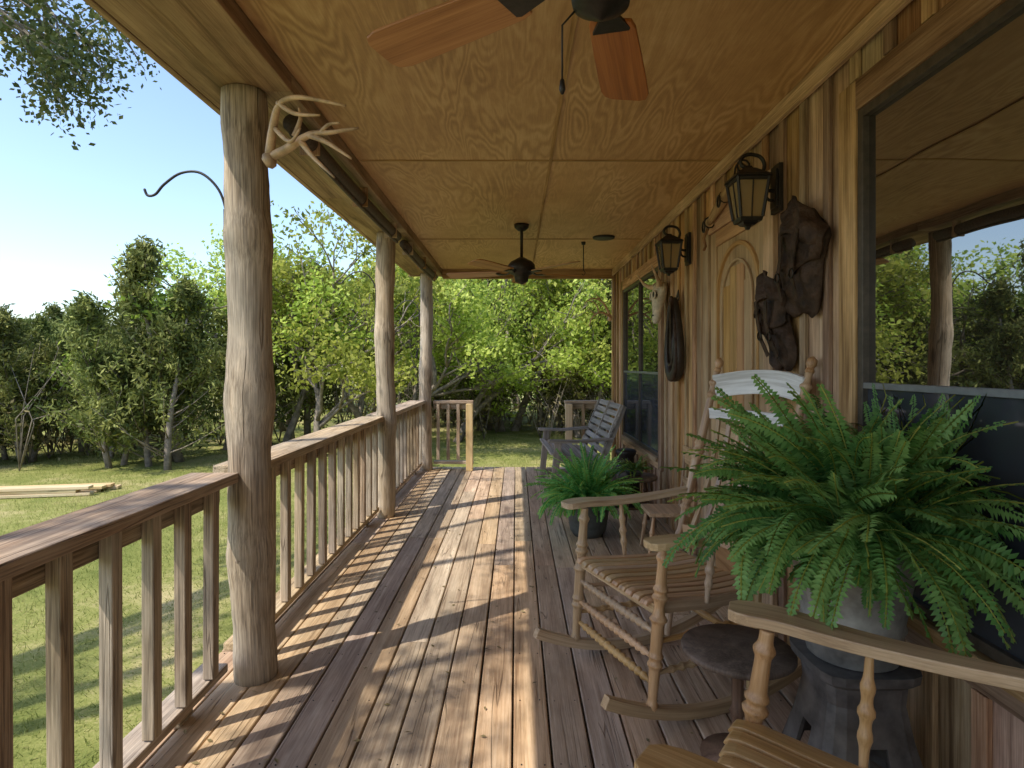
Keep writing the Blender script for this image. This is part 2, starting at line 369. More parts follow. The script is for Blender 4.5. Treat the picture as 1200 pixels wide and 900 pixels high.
# posts
def logpost(y,dx,r0,r1,lumps,lean):
    mb=MB(); n_=70; pts=[];rad=[]
    for i in range(n_+1):
        u=i/n_; z=u*2.66
        rr=r0+(r1-r0)*u+.003*math.sin(z*9+y)+.0015*math.sin(z*23)
        ox=lean*(1-u)+.008*math.sin(z*3+y)
        for lz,la in lumps: rr+=la*math.exp(-((z-lz)/.09)**2)
        pts.append((XP+dx+ox,y+.008*math.cos(z*2.3),z)); rad.append(rr)
    mb.tube(pts,rad,36,bump=.035)
    for lz,la in lumps:
        an=ru(-2.6,-.5); c=V((XP+dx+lean*(1-lz/2.66),y,lz)); dd=V((math.cos(an),math.sin(an),.25))
        mb.tube([c+dd*(r0*.6),c+dd*(r0+la*.6),c+dd*(r0+la*.9)],[.045,.026,.014],10,bump=.15)
    return mb.obj('log_post',M_log)
logpost(2.72,-.015,.092,.097,[(.55,.008),(1.28,.014),(2.0,.006)],.045)
logpost(5.6,-.01,.085,.088,[(.9,.008),(1.7,.006)],.01)
logpost(8.1,0,.082,.085,[(1.3,.008)],-.01)
logpost(-.15,0,.1,.1,[(1.0,.015)],0)

# railing
def railing(name,y0,y1,ph=0):
    e=empty(name); mb=MB()
    mb.b2((-1.43,y0,.905),(-1.218,y1,.949)); mb.b2((-1.335,y0,.815),(-1.300,y1,.904))
    mb.b2((-1.38,y0,.075),(-1.265,y1,.113)); mb.b2((-1.345,y0+.2,.004),(-1.31,y0+.3,.075)); mb.b2((-1.345,y1-.3,.004),(-1.31,y1-.2,.075))
    mb.obj('rails',M_rail,e,.006); bl=MB()
    n_=round((y1-y0)/.205); 
    for i in range(n_):
        y=y0+(i+.5)*(y1-y0)/n_-.02+ru(-.008,.008)
        R=Matrix.Rotation(ru(-.012,.012),3,'X')
        bl.box((-1.276+ru(-.002,.002),y,.51),(.044,.05,.784),R)
    bl.obj('balusters',M_rail,e,.004)
railing('porch_railing',-.05,2.625); railing('porch_railing',2.81,5.515); railing('porch_railing',5.685,8.02)
def endrail(name,x0,x1,newel):
    e=empty(name); mb=MB(); y=8.17
    mb.b2((x0,y-.07,.90),(x1,y+.07,.938)); mb.b2((x0,y-.02,.82),(x1,y+.018,.899)); mb.b2((x0,y-.045,.075),(x1,y+.045,.113))
    n_=max(2,round((x1-x0)/.15))
    for i in range(n_): mb.box((x0+(i+.5)*(x1-x0)/n_,y-.045+.0,.515),(.042,.04,.76))
    mb.obj('rails_and_balusters',M_rail,e,.004); nw=MB(); nw.box((newel,y-.12,.45),(.09,.09,.9)); nw.obj('newel',M_new,e,.005)
endrail('end_railing',-1.13,-.585,-.63); endrail('end_railing',.66,1.33,.71)

def smooth_pts(pts,k=5):
    pts=[V(p) for p in pts]; out=[]
    for i in range(len(pts)-1):
        p0=pts[max(i-1,0)];p1=pts[i];p2=pts[i+1];p3=pts[min(i+2,len(pts)-1)]
        for j in range(k):
            u=j/k; out.append(.5*((2*p1)+(p2-p0)*u+(2*p0-5*p1+4*p2-p3)*u*u+(3*p1-p0-3*p2+p3)*u**3))
    return out+[pts[-1]]
# ------------------------------------------------------------ hooks, shades, antlers
def hook(y):
    mb=MB(); x0=XP-.08
    pts=smooth_pts([(x0,y,1.98),(x0-.005,y,2.10),(x0-.04,y,2.21),(x0-.12,y,2.285),(x0-.21,y,2.285),(x0-.285,y,2.235),(x0-.325,y,2.19),(x0-.36,y,2.185),(x0-.375,y,2.215)],6)
    mb.tube(pts,[.006]*(len(pts)-1)+[.004],8); mb.b2((x0-.012,y-.015,1.95),(x0+.03,y+.015,2.12)); mb.obj('plant_hook',M_black)
for y in(2.69,5.57,8.08): hook(y)
for a_,b_ in((2.9,5.45),(5.8,7.95)):
    mb=MB(); mb.tube([(-1.09,a_+(b_-a_)*i/12,2.595-.012*math.sin(math.pi*i/12)) for i in range(13)],.045,14,bump=.02)
    mb.tube([(-1.09,a_+(b_-a_)*i/12,2.545-.012*math.sin(math.pi*i/12)) for i in range(13)],.014,8)
    for k in(.1,.5,.9): mb.b2((-1.145,a_+(b_-a_)*k,2.53),(-1.04,a_+(b_-a_)*k+.015,2.664),mat=1)
    mb.obj('rolled_porch_shade',[M_shade,M_beam])
def p2w(px,py,Y): return V(((px-605)*Y/700,Y,1.42-(py-428)*Y/700))
an=MB()
def ant(l,r0,r1,dy=0):
    out=smooth_pts([p2w(a,b,c+dy) for a,b,c in l],4)
    n_=len(out); an.tube(out,[r0+(r1-r0)*(i/(n_-1))**1.2 for i in range(n_)],9,bump=.05)
ant([(316,182,2.60),(320,150,2.56),(328,122,2.5),(352,114,2.44),(405,124,2.38)],.021,.005)
ant([(326,120,2.5),(345,133,2.47),(375,135,2.42)],.013,.004)
ant([(322,150,2.56),(340,166,2.5),(352,150,2.46)],.013,.004)
ant([(318,184,2.60),(340,172,2.56),(362,158,2.52),(388,155,2.48),(420,150,2.45)],.021,.005)
ant([(345,160,2.55),(352,140,2.53),(350,126,2.5)],.013,.004)
ant([(362,158,2.52),(385,168,2.48),(412,186,2.45)],.014,.004)
ant([(352,165,2.54),(368,185,2.5),(392,208,2.46)],.014,.004)
ant([(375,157,2.5),(385,146,2.47),(398,144,2.45)],.011,.004)
an.lathe(p2w(318,186,2.6)-V((.03,0,.02)),[(0,.02),(.02,.036),(.05,.034),(.07,.015)],12,axis=(.6,.1,.4)); an.obj('deer_antlers',M_antler)
an=MB()
ant([(716,372,8.0),(704,366,7.9),(694,372,7.85),(690,385,7.8)],.018,.004); ant([(716,372,8.0),(706,354,7.95),(694,350,7.9),(684,356,7.85)],.018,.004)
ant([(702,366,7.9),(698,356,7.85),(690,352,7.8)],.012,.003); ant([(704,353,7.95),(698,344,7.9)],.012,.003); ant([(697,368,7.9),(690,362,7.8)],.01,.003)
an.lathe(p2w(717,374,8.0),[(0,.03),(.03,.04),(.06,.03)],10,axis=(-.9,0,.2)); an.obj('deer_antlers',M_antler)

# ------------------------------------------------------------ ceiling fans
def fan(x,y,zb,ang0,R=.68,ch=(-.08,-.05)):
    e=empty('ceiling_fan',(x,y,0)); mb=MB()
    top=ZC
    mb.lathe((0,0,0),[(top,.07),(top-.03,.068),(top-.06,.035),(top-.062,.014),(zb+.15,.014),(zb+.148,.03),(zb+.13,.06),(zb+.11,.10),(zb+.08,.125),(zb+.03,.13),(zb+.0,.11),(zb-.02,.07),(zb-.05,.065),(zb-.075,.06),(zb-.09,.035),(zb-.1,.012),(zb-.105,.004)],28)
    cx_,cy_=ch
    mb.tube([(cx_*.6,cy_*.6,zb-.07),(cx_,cy_,zb-.10),(cx_,cy_,zb-.22)],.0022,6); mb.lathe((cx_,cy_,zb-.25),[(0,.003),(.01,.007),(.03,.005),(.036,.001)],8)
    bl=MB()
    for k in range(5):
        a=math.radians(ang0+72*k); dx=V((math.cos(a),math.sin(a),0)); tl=V((-math.sin(a),math.cos(a),.18)).normalized()
        mb.sweep([V((0,0,zb+.02))+dx*.09,V((0,0,zb-.005))+dx*.15,V((0,0,zb+.0))+dx*.24],.05,.008,up=(0,0,1),ws=[.035,.03,.10])
        pr=[(.2,.10),(.23,.118),(.35,.13),(.5,.143),(R-.05,.148),(R-.015,.13),(R,.085)]
        nrm=dx.cross(tl); bl.sweep([V((0,0,zb+.008))+dx*q for q,_ in pr],.1,.009,up=tuple(nrm if nrm.z>0 else -nrm),ws=[w_ for _,w_ in pr])
    mb.obj('motor_and_irons',M_iron,e); bl.obj('blades',M_fan,e,.002)
fan(.18,1.27,2.26,3,.655,(-.08,.03)); fan(.05,5.6,2.28,20,.74)
mb=MB(); mb.tube([(.72,6.4,ZC),(.72,6.4,ZC-.3)],.006,6); mb.lathe((.72,6.4,ZC-.01),[(-.02,.02),(.01,.025)],10); mb.tube([(.72,6.4,ZC-.3),(.74,6.4,ZC-.33),(.72,6.4,ZC-.36),(.7,6.4,ZC-.34)],.005,6); mb.obj('hanging_hook',M_black)
mb=MB(); mb.lathe((.9,6.15,ZC-.02),[(0,.09),(.004,.11),(.0195,.115)],24); mb.obj('ceiling_vent',M_black)

# ------------------------------------------------------------ lanterns
def lantern(y,z):
    e=empty('wall_lantern',(0,y,z)); mb=MB(); xb=XW-.03; xl=XW-.19
    mb.box((xb-.012,0,.0),(.022,.10,.24)); mb.box((xb-.026,0,.0),(.012,.07,.19))
    pts=smooth_pts([(xb-.02,0,-.01),(xb-.07,0,.0),(xb-.09,0,.06),(xb-.075,0,.12),(xb-.10,0,.165),(xl,0,.175),(xl-.035,0,.15),(xl-.03,0,.12),(xl,0,.105)],4)
    mb.tube(pts,.010,8)
    mb.tube(smooth_pts([(xb-.02,0,-.06),(xb-.06,0,-.05),(xb-.075,0,.0)],4),.008,8)
    def sq(z0,h0,z1,h1,m=0):
        vs=[(xl+sx*h,sy*h,zz) for zz,h in((z0,h0),(z1,h1)) for sx,sy in((-1,-1),(1,-1),(1,1),(-1,1))]
        mb.add(vs,[(3,2,1,0),(4,5,6,7),(0,1,5,4),(1,2,6,5),(2,3,7,6),(3,0,4,7)],vs,.5,m)
    sq(.045,.090,.06,.085); sq(.0605,.08,.10,.03); sq(.1005,.022,.115,.015)
    sq(-.17,.052,-.150,.058); sq(-.185,.028,-.1705,.04); sq(-.205,.008,-.1855,.014)
    sq(-.1495,.048,.0445,.072,1)
    for sx,sy in((-1,-1),(1,-1),(1,1),(-1,1)):
        mb.bar((xl+sx*.054,sy*.054,-.149),(xl+sx*.078,sy*.078,.044),.013,.013)
    for sx,sy in((0,-1),(1,0),(0,1),(-1,0)): mb.bar((xl+sx*.052,sy*.052,-.149),(xl+sx*.077,sy*.077,.044),.006,.006)
    sq(.028,.078,.0445,.0805)
    mb.obj('body',[M_iron,M_lg],e,.0015)
lantern(3.02,2.31); lantern(4.58,2.31)

# ------------------------------------------------------------ wall objects
def pouch(y,ztop,zbot,w,th,rot,seed,name='leather_saddlebag'):
    e=empty(name); mb=MB(); h=ztop-zbot; n_=15; m_=20; rr_=random.Random(seed); ph=[rr_.uniform(0,6) for _ in range(6)]
    vt=[0,.08,.2,.32,.45,.6,.78,.9,.96,1.0]; wt=[.62,.95,1.08,1.0,.84,.88,1.02,.95,.78,.5]
    def wpt(u,v,x):
        ww=np.interp(v,vt,wt)*(1+.05*math.sin(v*11+ph[0]))
        yy=u*w/2*ww+.018*math.sin(v*6+ph[1])
        zz=-v*h+.022*math.sin(u*3.1+ph[2])*(1-v*.3)-.03*u*u*(v<.3)*(1-v/.3)
        c,s_=math.cos(rot),math.sin(rot)
        return (XW-.03-x,y+yy*c-zz*s_,ztop+yy*s_+zz*c)
    def dep(u,v):
        d=th*max(0,1-u**4)**.5*(.3+.75*math.sin(math.pi*min(1,v*.72+.25)))
        if v>.93: d*=max(.15,(1.03-v)/.1)
        d+=.010*math.sin(u*6+v*13+ph[3])+.007*math.sin(u*13-v*9+ph[4])
        return max(d,.006)
    def sheet(v0,v1,nr,wk,off,vmod,rnd,thk=.006):
        vs=[];fs=[]
        for i in range(nr+1):
            for j in range(n_+1):
                u=-1+2*j/n_; v=v0+(v1-v0)*i/nr*vmod(u); q=wpt(u*wk,v,dep(u*.98,max(v,0))+off+.006*math.sin(u*9+i*.8+ph[5])); vs.append(q)
        k=len(vs)
        for q in list(vs): vs.append((q[0]+thk,q[1],q[2]))
        for i in range(nr):
            for j in range(n_): a=i*(n_+1)+j; fs.append((a,a+1,a+n_+2,a+n_+1)); fs.append((k+a,k+a+n_+1,k+a+n_+2,k+a+1))
        for j in range(n_): fs.append((nr*(n_+1)+j,nr*(n_+1)+j+1,k+nr*(n_+1)+j+1,k+nr*(n_+1)+j)); fs.append((j+1,j,k+j,k+j+1))
        for i in range(nr): fs.append((i*(n_+1),(i+1)*(n_+1),k+(i+1)*(n_+1),k+i*(n_+1))); a=i*(n_+1)+n_; fs.append((a+n_+1,a,k+a,k+a+n_+1))
        mb.add(vs,fs,vs,rnd,0,True)
    vs=[];fs=[]
    for i in range(m_+1):
        for j in range(n_+1): v=i/m_;u=-1+2*j/n_; vs.append(wpt(u,v,dep(u,v)))
    for i in range(m_):
        for j in range(n_): a=i*(n_+1)+j; fs.append((a,a+1,a+n_+2,a+n_+1))
    b=len(vs)
    for i in range(m_+1):
        for j in range(n_+1): vs.append(wpt(-1+2*j/n_,i/m_,.0))
    for i in range(m_):
        for j in range(n_): a=b+i*(n_+1)+j; fs.append((a,a+n_+1,a+n_+2,a+1))
    per=[j for j in range(n_+1)]+[i*(n_+1)+n_ for i in range(1,m_+1)]+[m_*(n_+1)+j for j in range(n_-1,-1,-1)]+[i*(n_+1) for i in range(m_-1,0,-1)]
    for k in range(len(per)): p,q=per[k],per[(k+1)%len(per)]; fs.append((p,p+b,q+b,q))
    mb.add(vs,fs,vs,.5,0,True)
    sheet(.02,.60,12,1.1,.012,lambda u:1-.28*u*u+.07*math.sin(u*5+ph[2]),.3)
    sheet(-.12,.24,8,1.0,.028,lambda u:1+.20*math.sin(u*2.2+ph[1]),.7)
    for u in(-.45,.4):
        mb.sweep([wpt(u,.2,th+.035),wpt(u,.45,th*1.0+.034),wpt(u+.05,.65,th*1.0+.026),wpt(u,.86,th*.8+.016)],.03,.005,up=(1,0,0))
        q=V(wpt(u,.62,th+.034)); mb.tube([q+V((0,.022*math.cos(a),.022*math.sin(a))) for a in np.linspace(0,6.28,10)],.0035,6,mat=1)
    o=mb.obj('pouch',[M_leather,M_iron],e)
    return e
pouch(2.71,2.11,1.65,.36,.065,.12,3); pouch(3.03,1.83,1.39,.27,.06,-.16,8)
mb=MB(); mb.sweep(smooth_pts([(XW-.035,2.76,2.08),(XW-.04,2.88,2.02),(XW-.045,2.95,1.92),(XW-.04,3.03,1.83)]),.07,.006,up=(1,0,0)); mb.obj('leather_strap',M_leather)
# horse collar (long, narrow teardrop, two parallel rolls)
mb=MB(); yc=4.86
def col_pts(w,zt,zb,x):
    out=[]
    for k in range(41):
        a=math.pi/2+2*math.pi*k/40
        s_=math.sin(a); yy=math.cos(a)*w*(.62-.38*s_); zz=(zt+zb)/2+s_*(zt-zb)/2
        out.append((x,yc+yy,zz))
    return out
mb.tube(col_pts(.20,1.95,1.33,XW-.075),[.026+.022*math.sin(math.pi*k/40) for k in range(41)],12,bump=.05)
mb.tube(col_pts(.235,1.97,1.30,XW-.10),.016,8,mat=1); mb.tube(col_pts(.14,1.90,1.42,XW-.11),.013,8)
mb.sweep([(XW-.05,yc-.05,1.95),(XW-.04,yc,2.02),(XW-.05,yc+.05,1.95)],.03,.008,up=(1,0,0))
mb.sweep(smooth_pts([(XW-.12,yc-.05,1.93),(XW-.13,yc-.09,1.75),(XW-.12,yc-.07,1.5),(XW-.10,yc-.10,1.36)]),.035,.006,up=(1,0,0),mat=1); mb.obj('horse_collar',[M_leather2,M_leather])
# cow skull
e=empty('cow_skull'); mb=MB(); yc=5.3
prof=[(2.16,.05,.03),(2.14,.095,.05),(2.10,.115,.06),(2.05,.11,.065),(2.0,.085,.06),(1.94,.062,.05),(1.88,.05,.04),(1.82,.05,.035),(1.79,.038,.02)]
vs=[];fs=[];sg=14
for z,w_,d_ in prof:
    for k in range(sg): a=2*math.pi*k/sg; vs.append((XW-.085+d_*math.cos(a)-(2.1-z)*.12,yc+w_*math.sin(a),z))
for i in range(len(prof)-1):
    for k in range(sg): fs.append((i*sg+k,i*sg+(k+1)%sg,(i+1)*sg+(k+1)%sg,(i+1)*sg+k))
fs.append(tuple(range(sg))); fs.append(tuple(reversed([(len(prof)-1)*sg+k for k in range(sg)])))
mb.add(vs,fs,vs,.5,0,True)
for s_ in(-1,1):
    mb.tube(smooth_pts([(XW-.11,yc+s_*.06,2.13),(XW-.13,yc+s_*.16,2.13),(XW-.18,yc+s_*.25,2.18),(XW-.23,yc+s_*.29,2.27)]),[.03-.026*i/15 for i in range(16)],10,mat=1)
    mb.lathe((XW-.155,yc+s_*.066,2.04),[(0,.026),(.03,.028)],12,mat=2,axis=(1,s_*-.3,0)); mb.tube([(XW-.15,yc+s_*.066+.03*math.cos(a),2.04+.032*math.sin(a)) for a in np.linspace(0,6.28,13)],.008,6)
    mb.lathe((XW-.155,yc+s_*.018,1.86),[(0,.008),(.03,.012)],8,mat=2,axis=(1,0,0))
mb.obj('skull',[M_bone,M_antler,M_black],e)
# singletree
mb=MB(); a=V((XW-.06,4.02,2.38)); b=V((XW-.06,3.42,2.56)); mb.tube([a.lerp(b,k/8) for k in range(9)],[.018,.026,.03,.034,.036,.034,.03,.026,.018],10)
for q in(a,b,(a+b)/2): 
    mb.tube([q+V((-.04,.025*math.cos(t_),-.03+.035*math.sin(t_))) for t_ in np.linspace(0,6.28,12)],.006,6,mat=1); mb.tube([q+V((-.036*math.cos(t_),0,.036*math.sin(t_))) for t_ in np.linspace(0,6.28,10)],.006,6,mat=1)
mb.tube([a+V((-.01,0,-.04)),a+V((-.03,.03,-.1)),a+V((-.01,.05,-.15)),a+V((-.03,.02,-.18))],.01,8,mat=0)
mb.obj('wooden_singletree',[M_beam,M_iron])

# ------------------------------------------------------------ rocking chairs
def turned(mb,p0,p1,r,rings,seg=12):
    p0=V(p0);p1=V(p1);L=(p1-p0).length; n_=int(L/.008); pts=[];rad=[]
    for i in range(n_+1):
        u=i/n_; rr=r*(.72+.28*math.sin(math.pi*min(1,max(0,(u-.05)/.9))))
        for c,w_,a_ in rings: rr+=r*a_*math.exp(-((u-c)/w_)**2)
        pts.append(p0.lerp(p1,u)); rad.append(rr)
    mb.tube(pts,rad,seg)
def rocking_chair(loc,ang,sc=1,white=False,rock=0,tail=-.56):
    e=empty('rocking_chair',(loc[0],loc[1],.003 if rock else .001),ang,sc); e.rotation_euler=(0,-rock,ang); mb=MB()
    def zr(x): return .02+(x+.05)**2/2.1
    for s_ in(-1,1):
        mb.sweep([(x,s_*.285,zr(x)) for x in np.linspace(tail,.46,22)],.034,.042)
        turned(mb,(.27,s_*.285,zr(.27)),(.22,s_*.29,.655),.0225,[(.04,.02,.3),(.28,.012,.45),(.33,.012,.35),(.55,.015,.5),(.62,.02,-.2),(.68,.012,.5),(.73,.012,.4),(.92,.02,.4)])
        turned(mb,(-.2,s_*.26,zr(-.2)),(-.25,s_*.255,.45),.021,[(.3,.02,.4),(.7,.02,.4)])
        turned(mb,(-.25,s_*.255,.44),(-.50,s_*.27,1.26),.021,[(.06,.02,.3),(.22,.01,.5),(.26,.01,.5),(.5,.01,.35),(.54,.01,.45),(.58,.01,.35),(.86,.012,.5),(.93,.012,.5)])
        mb.lathe((-.50,s_*.27,1.255),[(0,.014),(.012,.02),(.025,.013),(.04,.022),(.06,.02),(.075,.004)],12,axis=(-.3,0,.95))
        arm=smooth_pts([(-.335,s_*.27,.70),(-.15,s_*.305,.675),(.05,s_*.325,.665),(.2,s_*.325,.672),(.31,s_*.315,.668)],4)
        ws=[.045+.05*min(1,max(0,(i/(len(arm)-1)-.1)/.6)) for i in range(len(arm))]; ws[-1]=.05; ws[-2]=.082
        mb.sweep(arm,.08,.026,ws=ws)
        turned(mb,(.02,s_*.275,.41),(.02,s_*.31,.66),.012,[(.3,.05,.4),(.5,.04,.6),(.7,.05,.4)],10)
        turned(mb,(.25,s_*.285,.20),(-.21,s_*.26,.20),.012,[(q,.02,.5) for q in np.linspace(.15,.85,8)],10)
        turned(mb,(.24,s_*.285,.31),(-.22,s_*.26,.31),.012,[(q,.02,.5) for q in np.linspace(.3,.7,5)],10)
        mb.sweep([(.24,s_*.262,.425),(0,s_*.255,.405),(-.24,s_*.235,.395)],.03,.045)
    for z in(.16,.25,.34): turned(mb,(.262-.04*z,-.285,z),(.262-.04*z,.285,z),.013,[(q,.014,.55) for q in np.linspace(.12,.88,13)],10)
    turned(mb,(-.21,-.26,.22),(-.21,.26,.22),.012,[(.5,.1,.3)],10)
    mb.sweep([(.235,-.27,.42),(.235,.27,.42)],.03,.04); mb.sweep([(-.235,-.25,.395),(-.235,.25,.395)],.03,.04)
    n_=11
    for i in range(n_):
        y=-.235+i*.47/(n_-1)
        mb.sweep(smooth_pts([(.275,y*1.04,.43),(.25,y*1.03,.447),(.1,y,.435),(-.08,y,.422),(-.25,y*.96,.425)],3),.036,.012)
    bow=lambda y:-.045*(1-(y/.27)**2)
    def bpt(y,z): 
        u=(z-.44)/.82; return (-.25-.25*u+bow(y)*1.0,y,z)
    wm=MB()
    (wm if white else mb).sweep([bpt(y,1.185+.03*(1-(y/.27)**2)) for y in np.linspace(-.262,.262,13)],.014,.11,up=(0,0,1),ws=[.02]*13)
    (wm if white else mb).sweep([bpt(y,1.06) for y in np.linspace(-.262,.262,13)],.014,.05,up=(0,0,1),ws=[.02]*13)
    mb.sweep([bpt(y,.52) for y in np.linspace(-.25,.25,13)],.02,.05)
    for i in range(8):
        y=-.205+i*.41/7
        mb.sweep([V(bpt(y,z))+V((-.028*math.sin(math.pi*(z-.52)/.54),0,0)) for z in np.linspace(.5,1.05,8)],.026,.012,up=(1,0,0))
    mb.obj('frame',M_honey,e,.003)
    if white: wm.obj('worn_crest_rails',M_white,e,.003)
    return e
rocking_chair((.68,2.72),math.atan2(-.38,-.925),1.10,True)
rocking_chair((.65,1.13),math.atan2(.51,-.86),1.12,False,math.radians(3),-.50)

# ------------------------------------------------------------ ferns
def fern(name,cx,cy,zr,L,nf,pot,xmax=None,seed=1,zmin=None):
    rg=np.random.default_rng(seed); e=empty(name); mb=MB()
    allv=[];allr=[]
    for i in range(nf):
        az=rg.uniform(0,2*np.pi); el=rg.uniform(.1,1.52); ln=L*rg.uniform(.6,1.08)*(.98 if el>1.15 else 1)
        p=np.array([cx+.18*L*np.cos(az)*rg.random(),cy+.18*L*np.sin(az)*rg.random(),zr-.02]); n_=30
        pts=[p.copy()]; e2=max(el,.7); az2=az; tw=rg.normal(0,.015)
        fin=rg.uniform(-1.2,.0) if el<.9 else rg.uniform(-.5,.9)
        if el<.4: fin=rg.uniform(-1.5,-1.0)
        for k in range(n_):
            s_=k/n_; ee=e2+(fin-e2)*s_**1.15; az2+=tw
            p=p+np.array([math.cos(ee)*math.cos(az2),math.cos(ee)*math.sin(az2),math.sin(ee)])*ln/n_; pts.append(p.copy())
        pts=np.array(pts); tg=np.gradient(pts,axis=0); tg/=np.linalg.norm(tg,axis=1)[:,None]
        up=np.array([0,0,1.]); side=np.cross(tg,up); side/=np.linalg.norm(side,axis=1)[:,None]+1e-6
        nrm=np.cross(side,tg); roll=rg.normal(0,.5); sd=side*math.cos(roll)+nrm*math.sin(roll); nr=np.cross(sd,tg)
        base=np.clip(rg.normal(.5,.24),0,1)
        for q in range(2):
            us=np.linspace(.08,.99,42); idx=us*n_; i0=np.clip(idx.astype(int),0,n_-1); fr=(idx-i0)[:,None]
            P=pts[i0]*(1-fr)+pts[i0+1]*fr; T=tg[i0]; Sd=sd[i0]*(1 if q else -1); Nn=nr[i0]
            pl=(.062*np.minimum(1,(us+.12)*2.2)*np.sqrt(np.clip(1.02-us,0,1))+.004)*(L/.64)*rg.uniform(.75,1.15,len(us))
            D=Sd*.93+T*.28-Nn*rg.uniform(-.3,.4,(len(us),1)); D/=np.linalg.norm(D,axis=1)[:,None]
            wv=T*(.0098*L/.64)
            tip=P+D*pl[:,None]-np.array([0,0,1])*pl[:,None]*.15; m1=P+D*pl[:,None]*.4+wv; m2=P+D*pl[:,None]*.4-wv*.8
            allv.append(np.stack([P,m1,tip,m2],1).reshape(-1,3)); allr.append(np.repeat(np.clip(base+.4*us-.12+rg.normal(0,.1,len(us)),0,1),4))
        mb.tube([V(x) for x in pts[::3]],[.0022]*len(pts[::3]),4,mat=1)
    vs=np.concatenate(allv); rr=np.concatenate(allr)
    if xmax: 
        over=vs[:,0]-xmax; vs[:,0]=np.where(over>-.06,xmax-.06+.06*np.tanh((over+.06)/.3),vs[:,0])
        mb.v=[((min(a,xmax-.01)),b,c) for a,b,c in mb.v]
    if zmin is not None: vs[:,2]=np.maximum(vs[:,2],zmin)
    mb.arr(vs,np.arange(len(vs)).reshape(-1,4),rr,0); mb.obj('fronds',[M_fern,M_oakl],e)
    p=MB(); p.lathe((cx,cy,0),pot[0],28,mat=0); p.lathe((cx,cy,0),[(pot[0][-1][0]-.02,pot[0][-1][1]-.015),(pot[0][-1][0]+.004,pot[0][-1][1]-.02)],20,mat=1); p.obj('pot',[pot[1],M_soil],e)
    return e
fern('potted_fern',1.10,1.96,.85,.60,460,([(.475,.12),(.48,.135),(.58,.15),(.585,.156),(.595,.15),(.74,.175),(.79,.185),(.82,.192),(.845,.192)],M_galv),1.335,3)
fern('potted_fern',.60,5.0,.30,.50,220,([(.003,.12),(.05,.15),(.18,.17),(.26,.18),(.28,.19),(.295,.19)],M_pot),None,5,.006)
# cast stand
mb=MB(); cx,cy=1.10,1.96
pr=[(0,.215,.62),(.03,.212,.6),(.12,.18,.5),(.25,.145,.4),(.36,.125,.35),(.42,.13,.35),(.44,.155,.4),(.47,.16,.4)]
vs=[];fs=[];sg=32
for z,h_,_ in pr:
    for k in range(sg):
        a=2*math.pi*k/sg; c_,s_=math.cos(a),math.sin(a); q=(abs(c_)**5+abs(s_)**5)**(-1/5)
        vs.append((cx+h_*q*c_,cy+h_*q*s_,z+.002))
for i in range(len(pr)-1):
    for k in range(sg):
        am=(k+.5)%8
        near=min(am,8-am)
        if i<=1 and near<2.0: continue
        if i==2 and near<1.0: continue
        fs.append((i*sg+k,i*sg+(k+1)%sg,(i+1)*sg+(k+1)%sg,(i+1)*sg+k))
fs.append(tuple((len(pr)-1)*sg+k for k in range(sg))); mb.add(vs,fs,vs,.5)
o=mb.obj('cast_iron_plant_stand',M_cast); s_=o.modifiers.new('t','SOLIDIFY'); s_.thickness=.012
mb=MB(); c=(.80,2.16,0); mb.lathe(c,[(.375,.165),(.378,.19),(.384,.198),(.396,.198),(.402,.193),(.4025,.05)],32)
mb.lathe(c,[(.003,.13),(.012,.13),(.03,.05),(.06,.022),(.15,.02),(.17,.03),(.19,.02),(.33,.022),(.36,.06),(.3745,.08)],20); mb.obj('round_side_table',M_dkw)
# ------------------------------------------------------------ far group
def bench(loc,ang):
    e=empty('slatted_bench',(loc[0],loc[1],0),ang); mb=MB(); L=1.25
    for s_ in(-1,0,1):
        y=s_*(L/2-.04)
        mb.sweep([(.27,y,.46),(.0,y,.41),(-.22,y,.38)],.04,.07); mb.sweep([(-.18,y,.30),(-.28,y,.6),(-.44,y,1.0)],.04,.07,up=(1,0,0))
        if s_:
            mb.sweep([(.30,y,.0),(.24,y,.62)],.07,.045,up=(0,1,0)); mb.sweep([(-.34,y,.0),(-.15,y,.42)],.07,.045,up=(0,1,0)); mb.sweep([(.34,y,.64),(.05,y,.63),(-.33,y,.66)],.10,.028)
            mb.sweep([(.29,y,.12),(-.3,y,.12)],.035,.06)
    for i in range(7): 
        u=i/6; mb.b2((.29-.5*u-.03,-L/2,.50-.09*u),(.29-.5*u+.03,L/2,.52-.09*u))
    for i in range(8):
        u=i/7; x=-.215-.235*u; z=.46+.52*u; mb.box((x+.025,0,z),(.018,L,.058),Matrix.Rotation(-.4,3,'Y'))
    mb.obj('slats_and_frame',M_grey,e,.003)
bench((.64,6.75),math.radians(183))
mb=MB(); c=(1.10,6.0,0); mb.lathe(c,[(.003,.13),(.02,.14),(.35,.14),(.40,.13),(.45,.085),(.50,.08),(.53,.10),(.56,.105),(.575,.09),(.58,.02)],24)
for s_ in(-1,1): mb.tube([(c[0],c[1]+s_*.12,.40),(c[0],c[1]+s_*.17,.42),(c[0],c[1]+s_*.15,.5),(c[0],c[1]+s_*.1,.5)],.008,6)
mb.obj('milk_can',M_iron)
mb=MB(); c=V((1.08,5.35,0)); mb.lathe(c,[(.40,.17),(.405,.18),(.43,.18),(.435,.17)],22)
for k in range(4): 
    a=math.pi/4+k*math.pi/2; d=V((math.cos(a),math.sin(a),0)); turned(mb,c+d*.12+V((0,0,.40)),c+d*.19+V((0,0,.003)),.018,[(.3,.03,.4),(.6,.03,.4)])
for k in range(4):
    a=math.pi/4+k*math.pi/2;b=a+math.pi/2; mb.tube([c+V((math.cos(a),math.sin(a),0))*.165+V((0,0,.16)),c+V((math.cos(b),math.sin(b),0))*.165+V((0,0,.16))],.01,8)
mb.obj('wooden_stool',M_dkw)
